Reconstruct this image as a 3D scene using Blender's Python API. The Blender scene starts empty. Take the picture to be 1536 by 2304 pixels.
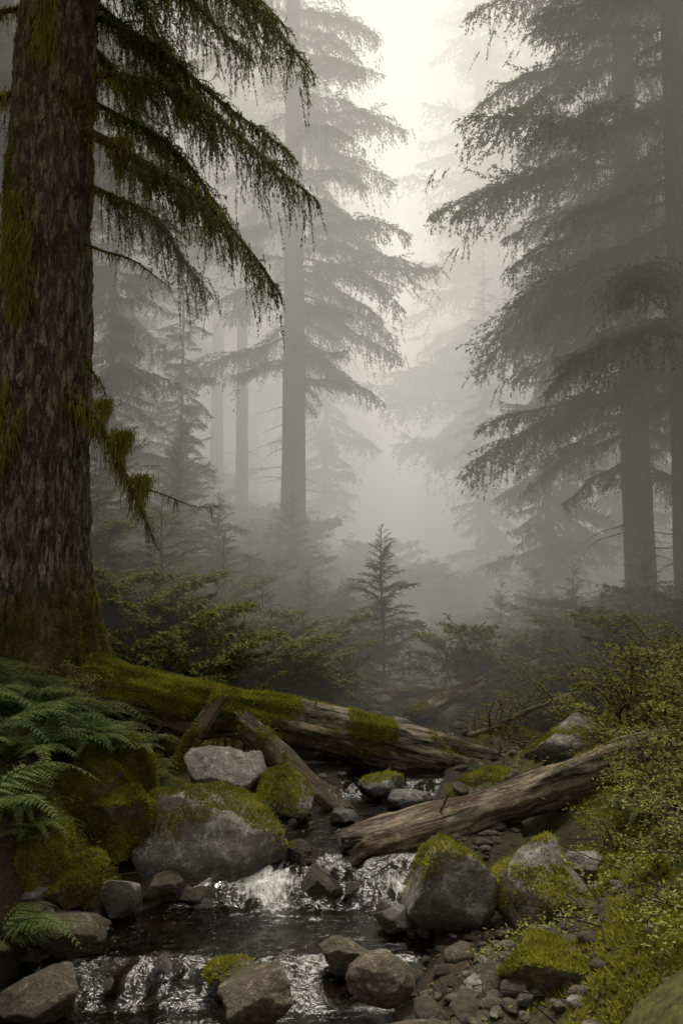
import bpy, math, numpy as np
from mathutils import Vector
rng=np.random.default_rng(11)
S=bpy.context.scene
Z3=np.array([0,0,1.0])
# ------------------------------------------------------------ helpers
def _h(ix,iy,iz,seed):
    h=(ix*73856093)^(iy*19349663)^(iz*83492791)^(seed*2654435)
    h=(h^(h>>13))*1274126177
    h=(h^(h>>16))&0xFFFFFF
    return h/float(0xFFFFFF)*2-1
def vnoise(P,scale=1.0,seed=0):
    q=np.asarray(P,float)*scale
    i=np.floor(q).astype(np.int64); f=q-i; f=f*f*(3-2*f)
    r=0
    for dx in (0,1):
        for dy in (0,1):
            for dz in (0,1):
                w=(f[:,0] if dx else 1-f[:,0])*(f[:,1] if dy else 1-f[:,1])*(f[:,2] if dz else 1-f[:,2])
                r=r+w*_h(i[:,0]+dx,i[:,1]+dy,i[:,2]+dz,seed)
    return r
def fbm(P,scale=1.0,seed=0,o=4):
    r=0;a=1
    for k in range(o):
        r=r+a*vnoise(P,scale,seed+k*17); a*=.5; scale=np.asarray(scale)*2.03
    return r
def nrm(v): return v/np.maximum(np.linalg.norm(v,axis=-1,keepdims=True),1e-9)
def sstep(a,b,x):
    t=np.clip((x-a)/(b-a),0,1); return t*t*(3-2*t)
class G:
    def __init__(s): s.V=[];s.F=[];s.M=[];s.R=[];s.W=[];s.n=0
    def add(s,V,F,m=0,r=None,w=None):
        if len(V)==0: return
        s.V.append(V); s.F.append(F+s.n); s.n+=len(V)
        s.M.append(np.full(len(F),m) if np.isscalar(m) else m)
        s.R.append(np.zeros(len(V)) if r is None else r)
        s.W.append(np.zeros(len(V)) if w is None else w)
    def cat(s):
        return (np.concatenate(s.V),np.concatenate(s.F),np.concatenate(s.M),np.concatenate(s.R),np.concatenate(s.W))
    def mesh(s,name,mats,smooth=(0,)):
        V,F,M,R,W=s.cat()
        me=bpy.data.meshes.new(name)
        me.vertices.add(len(V)); me.vertices.foreach_set('co',V.astype(np.float32).ravel())
        me.loops.add(F.size); me.loops.foreach_set('vertex_index',F.astype(np.int32).ravel())
        me.polygons.add(len(F)); me.polygons.foreach_set('loop_start',np.arange(0,F.size,3,dtype=np.int32))
        for m in mats: me.materials.append(m)
        me.polygons.foreach_set('material_index',M.astype(np.int32))
        me.polygons.foreach_set('use_smooth',np.isin(M,smooth))
        a=me.attributes.new('rv','FLOAT','POINT'); a.data.foreach_set('value',R.astype(np.float32))
        a=me.attributes.new('wt','FLOAT','POINT'); a.data.foreach_set('value',W.astype(np.float32))
        me.update(calc_edges=True)
        return me
def obj(name,me,loc=(0,0,0),rz=0,sc=1,parent=None):
    o=bpy.data.objects.new(name,me); S.collection.objects.link(o)
    o.location=loc; o.rotation_euler=(0,0,rz); o.scale=(sc,sc,sc)
    if parent: o.parent=parent
    return o
def gridF(nu,nv,wrap=False):
    i=np.arange(nu-1)[:,None]; j=np.arange(nv if wrap else nv-1)[None,:]
    a=i*nv+j; b=i*nv+(j+1)%nv; c=(i+1)*nv+(j+1)%nv; d=(i+1)*nv+j
    a,b,c,d=[t.ravel() for t in (a,b,c,d)]
    return np.concatenate([np.stack([a,b,c],1),np.stack([a,c,d],1)])
def curve(pts,n):
    pts=np.array(pts,float); m=len(pts)
    if m==2: t=np.linspace(0,1,n)[:,None]; return pts[0]*(1-t)+pts[1]*t
    P=np.vstack([2*pts[0]-pts[1],pts,2*pts[-1]-pts[-2]])
    out=[]
    for t in np.linspace(0,m-1-1e-6,n):
        k=int(t);f=t-k;a,b,c,d=P[k],P[k+1],P[k+2],P[k+3]
        out.append(.5*((2*b)+(-a+c)*f+(2*a-5*b+4*c-d)*f*f+(-a+3*b-3*c+d)*f**3))
    return np.array(out)
def tube(pts,rad,sides=8,amp=0,ns=8,seed=0,cap=True):
    pts=np.asarray(pts);n=len(pts)
    T=nrm(np.gradient(pts,axis=0))
    ref=np.array([0,0,1.0]) if abs(T[0,2])<.8 else np.array([1.0,0,0])
    A=nrm(np.cross(T,ref)); B=np.cross(T,A)
    th=np.linspace(0,2*np.pi,sides,endpoint=False)
    D=A[:,None,:]*np.cos(th)[None,:,None]+B[:,None,:]*np.sin(th)[None,:,None]
    rad=np.broadcast_to(rad,(n,))
    V=pts[:,None,:]+D*rad[:,None,None]
    V=V.reshape(-1,3)
    if amp>0:
        V=V+D.reshape(-1,3)*(fbm(V,ns,seed)*amp)[:,None]
    F=gridF(n,sides,True)
    if cap:
        V=np.vstack([V,pts[0],pts[-1]]); c0=n*sides
        j=np.arange(sides)
        F=np.vstack([F,np.stack([np.full(sides,c0),(j+1)%sides,j],1),np.stack([np.full(sides,c0+1),(n-1)*sides+j,(n-1)*sides+(j+1)%sides],1)])
    return V,F
def segs(P0,P1,r0,r1):
    n=len(P0)
    if n==0: return np.zeros((0,3)),np.zeros((0,3),int)
    T=nrm(P1-P0); A=nrm(np.cross(T,np.array([.3,.2,.9]))); B=np.cross(T,A)
    V=np.zeros((n,6,3))
    for k in range(3):
        c,s=math.cos(k*2.094),math.sin(k*2.094); D=A*c+B*s
        V[:,k]=P0+D*np.reshape(r0,(-1,1)); V[:,3+k]=P1+D*np.reshape(r1,(-1,1))
    f=[]
    for k in range(3):
        l=(k+1)%3; f+=[[k,l,3+l],[k,3+l,3+k]]
    F=(np.array(f)[None]+(np.arange(n)*6)[:,None,None]).reshape(-1,3)
    return V.reshape(-1,3),F
def blades(P,D,ln,w,rg):
    """narrow leaf triangles"""
    n=len(P)
    Wv=nrm(np.cross(D,rg.normal(size=(n,3))+Z3*.8))*np.reshape(w,(-1,1))*.5
    ln=np.reshape(ln,(-1,1))
    V=np.stack([P-Wv,P+Wv,P+D*ln],1).reshape(-1,3)
    return V,np.arange(n*3).reshape(-1,3)
def leaves(P,D,ln,w,rg,flat=.8):
    """diamond leaves (2 tris)"""
    n=len(P)
    Wv=nrm(np.cross(D,rg.normal(size=(n,3))*(1-flat)+Z3))*np.reshape(w,(-1,1))*.5
    ln=np.reshape(ln,(-1,1))
    V=np.stack([P,P+D*ln*.5+Wv,P+D*ln,P+D*ln*.5-Wv],1).reshape(-1,3)
    k=np.arange(n)*4
    return V,np.vstack([np.stack([k,k+1,k+2],1),np.stack([k,k+2,k+3],1)])

# ------------------------------------------------------------ materials
def newmat(name):
    m=bpy.data.materials.new(name); m.use_nodes=True; nt=m.node_tree; nt.nodes.clear()
    return m,nt
class N:
    def __init__(s,nt): s.nt=nt
    def __call__(s,t,ins=None,**kw):
        n=s.nt.nodes.new(t)
        for k,v in kw.items(): setattr(n,k,v)
        if ins:
            for k,v in ins.items():
                if isinstance(v,bpy.types.NodeSocket): s.nt.links.new(v,n.inputs[k])
                else: n.inputs[k].default_value=v
        return n
    def math(s,op,a,b=0,c=None,clamp=False):
        d={0:a,1:b}
        if c is not None: d[2]=c
        return s('ShaderNodeMath',d,operation=op,use_clamp=clamp).outputs[0]
    def mix(s,f,a,b):
        n=s('ShaderNodeMix',data_type='RGBA')
        for i,v in ((0,f),(6,a),(7,b)):
            if isinstance(v,bpy.types.NodeSocket): s.nt.links.new(v,n.inputs[i])
            else: n.inputs[i].default_value=v if i==0 else (*v,1)
        return n.outputs[2]
    def noise(s,vec,scale,detail=4,rough=.6):
        return s('ShaderNodeTexNoise',{'Vector':vec,'Scale':scale,'Detail':detail,'Roughness':rough}).outputs['Fac']
    def mr(s,v,a,b,c=0.0,d=1.0,sm=False):
        return s('ShaderNodeMapRange',{0:v,1:a,2:b,3:c,4:d},interpolation_type='SMOOTHSTEP' if sm else 'LINEAR').outputs[0]
    def attr(s,n): return s('ShaderNodeAttribute',attribute_name=n).outputs['Fac']
def pos(n,sx=1,sy=1,sz=1,obj_space=False):
    if obj_space: p=n('ShaderNodeTexCoord').outputs['Object']
    else: p=n('ShaderNodeNewGeometry').outputs['Position']
    if (sx,sy,sz)!=(1,1,1):
        p=n('ShaderNodeVectorMath',{0:p,1:(sx,sy,sz)},operation='MULTIPLY').outputs[0]
    return p
def finish(n,sh,vol=None):
    n('ShaderNodeOutputMaterial',{'Surface':sh} if vol is None else {'Volume':vol})

def foliage(name,c1,c2,c3=None,trans=.3,rough=.55):
    m,nt=newmat(name); n=N(nt)
    a=n.attr('rv'); p=pos(n)
    big=n.mr(n.noise(p,1.3,3),.35,.65)
    col=n.mix(a,c1,c2)
    if c3: col=n.mix(n.math('MULTIPLY',big,.5),col,c3)
    pr=n('ShaderNodeBsdfPrincipled',{'Base Color':col,'Roughness':rough,'Specular IOR Level':.3})
    tr=n('ShaderNodeBsdfTranslucent',{'Color':col})
    mx=n('ShaderNodeMixShader',{0:trans,1:pr.outputs[0],2:tr.outputs[0]})
    finish(n,mx.outputs[0]); return m
M_needle=foliage('spruce_needles',(.055,.075,.018),(.21,.235,.055),(.09,.105,.028),trans=.42)
M_needle_y=foliage('young_needles',(.10,.13,.032),(.29,.33,.08),(.15,.175,.05),trans=.42)
M_lichen=foliage('lichen_moss',(.12,.115,.018),(.35,.32,.055),(.17,.155,.03),trans=.35,rough=.9)
M_shrub=foliage('shrub_leaves',(.14,.16,.026),(.46,.46,.095),(.26,.26,.055),trans=.48)
M_shrubd=foliage('understory_leaves',(.12,.145,.036),(.36,.38,.095),(.20,.22,.065),trans=.42)
M_fern=foliage('fern_green',(.085,.13,.030),(.26,.32,.09),(.13,.175,.045),trans=.45)
M_moss=foliage('moss_tufts',(.11,.11,.014),(.44,.41,.048),(.22,.205,.028),trans=.4,rough=.9)
M_litter=foliage('forest_litter',(.06,.032,.013),(.20,.10,.038),(.11,.09,.035),trans=.1,rough=.8)

def bark_mat(name,dark,light,moss=(.12,.11,.016),mossamt=.5,sc=1.0,bump=.6,st=.2):
    m,nt=newmat(name); n=N(nt)
    p=pos(n,1,1,st,obj_space=True)
    nz=n('ShaderNodeTexNoise',{'Vector':p,'Scale':12*sc,'Detail':5,'Roughness':.7}).outputs['Color']
    s=n('ShaderNodeVectorMath',{0:nz},operation='SCALE'); s.inputs['Scale'].default_value=.16/sc
    add=n('ShaderNodeVectorMath',{0:p,1:s.outputs[0]},operation='ADD').outputs[0]
    vo=n('ShaderNodeTexVoronoi',{'Vector':add,'Scale':13*sc},feature='DISTANCE_TO_EDGE').outputs['Distance']
    vo2=n('ShaderNodeTexVoronoi',{'Vector':add,'Scale':34*sc},feature='DISTANCE_TO_EDGE').outputs['Distance']
    crack=n.mr(vo,.0,.2); cr2=n.mr(vo2,0,.14,.45,1)
    fine=n.noise(pos(n,1,1,.4,obj_space=True),50*sc,6,.78)
    f=n.math('MULTIPLY',n.math('MULTIPLY',n.math('ADD',n.math('MULTIPLY',crack,.9),.06),cr2),n.mr(fine,.36,.64,.25,1.3))
    col=n.mix(f,dark,light)
    patch=n.mr(n.noise(pos(n,1,1,.4,obj_space=True),4,5,.7),.42,.64)
    col=n.mix(n.math('MULTIPLY',patch,.5),col,tuple(x*.4 for x in light))
    big=n.noise(pos(n,1,1,.6,obj_space=True),1.6,6,.7)
    mk=n.math('MULTIPLY',n.mr(n.math('ADD',big,n.attr('wt')),.58,.72),mossamt,clamp=True)
    mk=n.math('MULTIPLY',mk,n.mr(fine,.35,.6,.4,1))
    col=n.mix(mk,col,moss)
    h=n.math('ADD',n.math('ADD',crack,n.math('MULTIPLY',cr2,.3)),n.math('MULTIPLY',fine,.6))
    b=n('ShaderNodeBump',{'Height':h,'Strength':bump,'Distance':.035})
    pr=n('ShaderNodeBsdfPrincipled',{'Base Color':col,'Roughness':.7,'Specular IOR Level':.4,'Normal':b.outputs[0]})
    finish(n,pr.outputs[0]); return m
M_bark=bark_mat('spruce_bark',(.018,.014,.010),(.42,.33,.25),mossamt=.85,bump=1)
M_barkf=bark_mat('conifer_bark',(.03,.025,.02),(.15,.125,.10),mossamt=.4,sc=.8)
M_twig=bark_mat('branch_wood',(.025,.02,.013),(.09,.072,.05),mossamt=.6)
M_twigm=bark_mat('mossy_branch_wood',(.03,.027,.010),(.10,.08,.028),moss=(.17,.155,.025),mossamt=1)

def log_mat(name,dark,light,moss):
    m,nt=newmat(name); n=N(nt)
    p=pos(n,.16,1,1,obj_space=True)
    g1=n.noise(p,42,8,.75); g2=n.noise(p,10,5,.65)
    f=n.mr(n.math('ADD',n.math('MULTIPLY',g1,.55),n.math('MULTIPLY',g2,.5)),.43,.60)
    col=n.mix(f,dark,light)
    ck=n.mr(n.noise(pos(n,.07,1,1,obj_space=True),24,4,.6),.39,.45)
    col=n.mix(n.math('SUBTRACT',1,ck),col,(.010,.007,.005))
    rot=n.mr(n.noise(pos(n,.5,1,1,obj_space=True),5.5,6,.75),.50,.58)
    col=n.mix(n.math('MULTIPLY',rot,.85),col,n.mix(g1,(.035,.02,.010),(.20,.11,.045)))
    lich=n.mr(n.noise(pos(n,obj_space=True),22,6,.8),.58,.64)
    col=n.mix(n.math('MULTIPLY',lich,.7),col,(.48,.45,.37))
    mk=n.mr(n.math('ADD',n.noise(pos(n,obj_space=True),7,6,.8),n.attr('wt')),.9,1.05)
    col=n.mix(mk,col,moss)
    h=n.math('ADD',n.math('ADD',g1,n.math('MULTIPLY',g2,.6)),n.math('MULTIPLY',ck,.35))
    b=n('ShaderNodeBump',{'Height':h,'Strength':1.0,'Distance':.05})
    pr=n('ShaderNodeBsdfPrincipled',{'Base Color':col,'Roughness':.6,'Specular IOR Level':.45,'Normal':b.outputs[0]})
    finish(n,pr.outputs[0]); return m
M_log=log_mat('weathered_log',(.035,.023,.015),(.48,.37,.255),(.17,.16,.02))
M_logd=log_mat('wet_dark_log',(.016,.012,.009),(.17,.12,.075),(.15,.14,.02))

def rock_mat(name,c1,c2,c3,moss=(.16,.15,.02)):
    m,nt=newmat(name); n=N(nt)
    g=n('ShaderNodeNewGeometry'); p=g.outputs['Position']
    a=n.noise(p,7,6,.65); sp=n.noise(p,140,3,.7)
    col=n.mix(n.mr(a,.35,.65),c1,c2)
    col=n.mix(n.mr(sp,.42,.62),col,c3)
    col=n.mix(n.mr(n.noise(p,22,5,.8),.48,.66,0,.7),col,tuple(x*.4 for x in c1))
    col=n.mix(n.mr(n.noise(p,3,5,.7),.5,.7,0,.5),col,(.12,.10,.06))
    lich=n.mr(n.noise(p,13,6,.8),.54,.60)
    col=n.mix(n.math('MULTIPLY',lich,.7),col,tuple(min(.68,x*1.55) for x in c2))
    nz=n('ShaderNodeSeparateXYZ',{0:g.outputs['Normal']}).outputs[2]
    mk=n.math('ADD',n.math('MULTIPLY',nz,.22),n.math('ADD',n.noise(p,6,7,.78),n.attr('rv')))
    mk=n.mr(mk,.98,1.08)
    col=n.mix(mk,col,n.mix(n.mr(n.noise(p,30,4),.35,.65),moss,tuple(x*.45 for x in moss)))
    wet=n.attr('wt')
    col=n.mix(n.math('MULTIPLY',wet,.72),col,(.012,.010,.007))
    ro=n.math('SUBTRACT',n.math('ADD',.7,n.math('MULTIPLY',mk,.2)),n.math('MULTIPLY',wet,.5))
    h=n.math('ADD',a,n.math('MULTIPLY',n.noise(p,34,7,.8),.55))
    b=n('ShaderNodeBump',{'Height':h,'Strength':1.0,'Distance':.06})
    pr=n('ShaderNodeBsdfPrincipled',{'Base Color':col,'Roughness':ro,'Specular IOR Level':.5,'Normal':b.outputs[0]})
    finish(n,pr.outputs[0]); return m
M_rock=rock_mat('granite',(.28,.265,.235),(.50,.48,.435),(.16,.152,.135))
M_rockb=rock_mat('brown_stone',(.13,.10,.070),(.27,.21,.15),(.075,.06,.044))

def ground_mat():
    m,nt=newmat('forest_floor'); n=N(nt)
    g=n('ShaderNodeNewGeometry'); p=g.outputs['Position']
    a=n.noise(p,3,6,.7); f=n.noise(p,40,6,.8)
    col=n.mix(n.mr(f,.38,.64),(.015,.010,.006),(.12,.075,.036))
    mo=n.mix(n.mr(n.noise(p,22,5,.7),.35,.68),(.04,.04,.009),(.20,.185,.03))
    mk=n.mr(n.math('ADD',n.noise(p,1.9,6,.7),n.attr('rv')),.45,.6)
    col=n.mix(mk,col,mo)
    wet=n.attr('wt'); col=n.mix(n.math('MULTIPLY',wet,.7),col,(.012,.009,.006))
    h=n.math('ADD',a,n.math('MULTIPLY',f,.6))
    b=n('ShaderNodeBump',{'Height':h,'Strength':1.0,'Distance':.06})
    pr=n('ShaderNodeBsdfPrincipled',{'Base Color':col,'Roughness':n.math('SUBTRACT',.9,n.math('MULTIPLY',wet,.45)),'Normal':b.outputs[0]})
    finish(n,pr.outputs[0]); return m
M_ground=ground_mat()

def water_mat():
    m,nt=newmat('creek_water'); n=N(nt)
    h=n.math('ADD',n.noise(pos(n,.8,1.3,1),9,4,.6),n.math('MULTIPLY',n.noise(pos(n,.8,1.4,1),34,3,.6),.3))
    b=n('ShaderNodeBump',{'Height':h,'Strength':.6,'Distance':.035})
    fr=n('ShaderNodeFresnel',{'IOR':1.33,'Normal':b.outputs[0]})
    tr=n('ShaderNodeBsdfTransparent',{'Color':(.50,.43,.29,1)})
    gl=n('ShaderNodeBsdfGlossy',{'Color':(.9,.92,.92,1),'Roughness':.05,'Normal':b.outputs[0]})
    fac=n.math('ADD',fr.outputs[0],.01,clamp=True)
    wt=n('ShaderNodeMixShader',{0:fac,1:tr.outputs[0],2:gl.outputs[0]})
    st=n.noise(pos(n,2.0,1.0,1.0),20,9,.78)
    fo=n.mr(n.math('ADD',st,n.attr('wt')),.98,1.3)
    fd=n('ShaderNodeBsdfPrincipled',{'Base Color':(.78,.79,.77,1),'Roughness':.45,'Normal':b.outputs[0]})
    mx=n('ShaderNodeMixShader',{0:fo,1:wt.outputs[0],2:fd.outputs[0]})
    finish(n,mx.outputs[0]); return m
M_water=water_mat()

# ------------------------------------------------------------ terrain
def I(y,t): a=np.array(t); return np.interp(y,a[:,0],a[:,1])
CX=[(-20,-1),(3,-.85),(4,-.7),(4.8,-.55),(5.4,-.1),(6,.1),(7,.4),(9,.72),(11,1.1),(13,2.2),(16,4.5),(20,6),(60,9),(400,20)]
HW=[(-20,.9),(4,.85),(4.8,.85),(5.3,.40),(6,.36),(7,.3),(9,.3),(20,.35),(60,.4),(400,.4)]
WL=[(-20,-.5),(3.5,-.17),(4.2,-.14),(4.45,0),(5.1,.01),(5.5,.19),(6.8,.22),(7.1,.31),(8.5,.34),(8.8,.42),(12,.5),(20,.75),(32,1.3),(60,3),(400,25)]
ROWS=[(-20,[(-30,4),(-4,1.2),(-2,.7),(-1.6,.1),(.1,-.1),(.5,-.05),(1.0,.12),(1.6,.5),(4,1.0),(30,4)]),
(4,[(-30,4),(-3,1.2),(-1.9,.8),(-1.55,.15),(.2,-.1),(.4,0),(.8,.08),(1.1,.25),(1.6,.5),(3,.9),(30,4)]),
(5,[(-30,4),(-3,1.2),(-2.0,.95),(-1.6,.62),(-1.4,.25),(-1.2,.05),(.3,.03),(.9,.06),(1.4,.2),(2,.45),(4,.95),(30,4)]),
(6,[(-30,4.5),(-3,1.2),(-1.95,1.0),(-1.45,.65),(-1.1,.3),(-.4,.22),(.5,.2),(.8,.24),(1.4,.34),(2.2,.55),(4,.95),(30,4)]),
(7,[(-30,4.5),(-3,1.2),(-2.1,.95),(-1.5,.45),(-.6,.3),(0,.3),(1.2,.32),(2.2,.5),(4,.95),(30,4)]),
(8,[(-30,5),(-3,1.25),(-2,1.0),(-1,.5),(0,.36),(1,.38),(2,.5),(3,.75),(5,1.05),(30,4)]),
(12,[(-30,6),(-5,2.2),(-2,1.3),(0,.7),(.75,.55),(1.2,.5),(2.6,.6),(4,.85),(5,1.0),(30,4)]),
(20,[(-30,10),(-6,3.6),(-1.5,2.1),(.5,1.2),(1.7,.9),(2.6,.95),(5,.95),(7,1.0),(10,1.8),(30,5)]),
(32,[(-30,16),(-6,5.6),(-3,4.3),(1,2.2),(2.2,1.7),(3,1.7),(5,1.8),(12,3),(30,7)]),
(60,[(-60,30),(-6,9),(2,4),(4,3.2),(6,3.6),(60,18)]),
(400,[(-300,120),(0,26),(20,25),(300,100)])]
def terr(x,y):
    x=np.atleast_1d(np.asarray(x,float)); y=np.atleast_1d(np.asarray(y,float)); x,y=np.broadcast_arrays(x,y)
    ys=np.array([r[0] for r in ROWS])
    prof=np.stack([np.interp(x,*np.array(r[1]).T) for r in ROWS],0)
    k=np.clip(np.searchsorted(ys,y)-1,0,len(ys)-2)
    f=np.clip((y-ys[k])/(ys[k+1]-ys[k]),0,1); f=np.where(y<12,f*f*(3-2*f),f)
    pf=prof.reshape(len(ys),-1); kk=k.ravel(); ii=np.arange(x.size)
    z=(pf[kk,ii]*(1-f.ravel())+pf[kk+1,ii]*f.ravel()).reshape(x.shape)
    P=np.stack([x.ravel(),y.ravel(),np.zeros(x.size)],1)
    dist=np.abs(x-I(y,CX))/I(y,HW)
    amp=sstep(1.2,2.8,dist)
    nn=(fbm(P,.55,3,3)*.13+fbm(P,2.2,5,4)*.085).reshape(x.shape)
    z=z+nn*(amp*.9+.1)+(fbm(P,11,8,2).reshape(x.shape))*.018
    wl=I(y,WL)
    m=(1-sstep(.85,1.35,dist))*sstep(17,13,y)
    z=np.where((dist<3)&(m<=0)&(y<14),np.maximum(z,wl+.02),z)
    z=z*(1-m)+(wl-.13+.03*fbm(P,6,21,2).reshape(x.shape))*m
    return z
def th(x,y): return float(terr(x,y)[0])
def axis(lo,hi,st,far_lo,far_hi,g=1.09):
    a=list(np.arange(lo,hi,st)); s=st
    while a[-1]<far_hi: s=min(s*g,12); a.append(a[-1]+s)
    s=st
    while a[0]>far_lo: s=min(s*g,12); a.insert(0,a[0]-s)
    return np.array(a)
xs=axis(-3.4,3.4,.032,-260,260); ys=axis(3.2,9.5,.036,-30,380,1.05)
X,Y=np.meshgrid(xs,ys); Zt=terr(X,Y)
V=np.stack([X.ravel(),Y.ravel(),Zt.ravel()],1)
F=gridF(len(ys),len(xs))
wet=1-sstep(.03,.16,V[:,2]-I(V[:,1],WL)); wet=wet*(V[:,1]<14)
dd=np.abs(V[:,0]-I(V[:,1],CX))/I(V[:,1],HW)
mossA=sstep(1.3,2.4,dd)*.28-.12
g=G(); g.add(V,F,0,mossA,wet)
obj('ground',g.mesh('ground',[M_ground]))
# water
u=np.linspace(-1.6,1.6,110); yy=axis(3.0,9.5,.022,-12,13.5,1.06)
U,YY=np.meshgrid(u,yy); XW=I(YY,CX)+U*I(YY,HW)
P=np.stack([XW.ravel(),YY.ravel(),np.zeros(XW.size)],1)
z=I(P[:,1],WL)
casc=np.exp(-((P[:,1]-5.28)/.17)**2)*.9+np.exp(-((P[:,1]-4.32)/.10)**2)*sstep(-.35,-.7,P[:,0])*.7+np.exp(-((P[:,1]-6.95)/.12)**2)*.6+np.exp(-((P[:,1]-8.7)/.15)**2)*.45
z=z+fbm(P,(5,3,1),2,3)*.008+casc*fbm(P,(11,6,1),4,4)*.04
foam=np.clip(casc,0,1)*.58+fbm(P,(5,2.5,1),44,3)*.17*(casc>.02)
foam+=np.exp(-((P[:,1]-4.96)/.15)**2)*.58*np.exp(-((P[:,0]+.20)/.38)**2)*(1+.6*fbm(P,7,46,3))
foam+=np.exp(-((P[:,1]-4.10)/.07)**2)*.5*np.exp(-((P[:,0]+.65)/.28)**2)
P[:,2]=z+.02*np.clip(foam-.3,0,1)
g=G(); g.add(P,gridF(len(yy),len(u)),0,None,foam); obj('creek_water',g.mesh('creek_water',[M_water]))

# ------------------------------------------------------------ rocks
def ico(sub):
    import bmesh
    bm=bmesh.new(); bmesh.ops.create_icosphere(bm,subdivisions=sub,radius=1)
    V=np.array([v.co[:] for v in bm.verts]); F=np.array([[v.index for v in f.verts] for f in bm.faces]); bm.free(); return V,F
ICO={k:ico(k) for k in (2,3,5,6)}
def rock(w,d,h,seed,sub=5,ang=.75,ncut=16,lump=.07):
    rg=np.random.default_rng(seed)
    V,F=ICO[sub]; V=V.copy()
    for k in range(ncut):
        nn=nrm(rg.normal(size=3)); dcut=rg.uniform(ang,min(.95,ang+.28))
        dt=V@nn; ex=np.clip(dt-dcut,0,None)
        V=V-ex[:,None]*nn*.96
    V=V*(1+lump*fbm(V,1.8,seed,3)[:,None])
    V=V*(1+.04*np.abs(fbm(V,4.5,seed+3,4))[:,None])+ .016*fbm(V,12,seed+5,3)[:,None]*V
    lo,hi=V.min(0),V.max(0)
    V=(V-(lo+hi)/2)/(hi-lo)
    return V*np.array([w,d,h]),F
def fnormals(V,F):
    n=np.cross(V[F[:,1]]-V[F[:,0]],V[F[:,2]]-V[F[:,0]]); a=np.linalg.norm(n,axis=1)
    return n/np.maximum(a,1e-12)[:,None],a*.5
def fuzz(g,V,F,mask,dens,rg,ln=.02,w=.006,m=1,lift=.6):
    """moss tufts on faces whose mask>0"""
    fn,fa=fnormals(V,F)
    fm=mask(V[F].mean(1),fn)
    wgt=fa*fm; tot=wgt.sum()
    if tot<=0: return
    cnt=int(tot*dens); 
    if cnt<1: return
    k=rg.choice(len(F),cnt,p=wgt/tot)
    a=rg.random((cnt,2)); fl=a.sum(1)>1; a[fl]=1-a[fl]
    T=V[F[k]]; P=T[:,0]+(T[:,1]-T[:,0])*a[:,:1]+(T[:,2]-T[:,0])*a[:,1:]
    D=nrm(fn[k]*lift+rg.normal(size=(cnt,3))*.45+Z3*.25)
    L=ln*rg.uniform(.4,1.3,cnt)
    VV,FF=blades(P-fn[k]*.003,D,L,w*rg.uniform(.7,1.5,cnt),rg)
    r=np.clip(rg.beta(2,2,cnt)+.6*fbm(P,9,5,2),0,1)
    g.add(VV,FF,m,np.repeat(r,3))
def place_rock(name,x,y,z,w,d,h,seed,mat,moss=0.,rz=0,sub=5,ang=.75,parts=None,fz=26000,lump=.07):
    g=G(); rg=np.random.default_rng(seed+99)
    for (ox,oy,oz,pw,pd,ph,ps) in (parts or [(0,0,0,w,d,h,seed)]):
        V,F=rock(pw,pd,ph,ps,sub,ang,16,lump)
        c,s=math.cos(rz),math.sin(rz); R=np.array([[c,-s,0],[s,c,0],[0,0,1]])
        V=V@R.T+np.array([ox,oy,oz])
        Wd=V+np.array([x,y,z])
        wt=1-sstep(.02,.13,Wd[:,2]-I(Wd[:,1],WL)+.03*vnoise(Wd,9,2)-.02)
        ma=np.full(len(V),moss-.12)+.12*fbm(Wd,2.3,seed,2)
        g.add(V,F,0,ma-.4*wt,wt)
        if moss>.15:
            def mask(c,fn,mo=moss):
                cw=c+np.array([x,y,z])
                v=fn[:,2]*.35+.5*fbm(cw,4.5,seed,3)+mo-.35
                return sstep(.05,.3,v)*(cw[:,2]>I(cw[:,1],WL)+.06)
            fuzz(g,V,F,mask,fz,rg,ln=.026,w=.008)
    return obj(name,g.mesh(name,[mat,M_moss]),(x,y,z))
place_rock('granite_boulder',-.78,5.6,.24,.98,.7,.66,3,M_rock,.30,rz=-.1,ang=.5)
place_rock('granite_boulder',-.80,6.35,.42,.58,.5,.50,8,M_rock,.14,rz=.3,ang=.5)
place_rock('mossy_boulder',-.42,6.3,.33,.46,.5,.42,21,M_rock,.48,ang=.65)
place_rock('granite_boulder',.76,4.75,.2,1,1,1,31,M_rock,.42,ang=.5,
   parts=[(-.19,0,.03,.52,.5,.54,31),(.23,-.08,.04,.50,.5,.52,36)])
place_rock('granite_boulder',1.92,7.6,.46,.98,.7,.56,40,M_rock,.25,rz=.3,ang=.5)
place_rock('mossy_boulder',1.12,7.0,.24,.72,.6,.34,44,M_rock,.6)
place_rock('river_stone',.17,4.1,.04,.31,.28,.22,50,M_rockb,.12,ang=.85)
place_rock('river_rock',-.37,4.05,.0,.34,.3,.24,53,M_rockb,.1,ang=.5)
place_rock('river_rock',-1.38,4.6,.05,.46,.35,.24,57,M_rockb,.12,ang=.5)
place_rock('river_stone',.32,3.72,-.07,.42,.3,.2,60,M_rockb,.1,ang=.85)
place_rock('mossy_boulder',.92,3.95,.08,1,1,1,63,M_rockb,.6,ang=.6,fz=40000,lump=.22,parts=[(0,0,0,.5,.5,.34,63),(.25,.1,.02,.4,.4,.34,68)])
place_rock('mossy_boulder',-1.45,5.45,.58,1,1,1,64,M_rockb,.70,ang=.5,fz=42000,lump=.25,parts=[(-.05,0,0,.55,.5,.55,64),(.16,-.05,-.18,.40,.4,.45,74),(-.3,-.15,-.05,.5,.4,.4,79),(.05,.25,.05,.5,.4,.5,73)])
place_rock('mossy_boulder',-1.62,4.75,.33,1,1,1,65,M_rockb,.70,ang=.5,fz=42000,lump=.25,parts=[(0,0,0,.5,.45,.42,65),(.2,.05,-.1,.36,.36,.3,76),(-.3,.1,.05,.5,.45,.45,77)])
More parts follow.
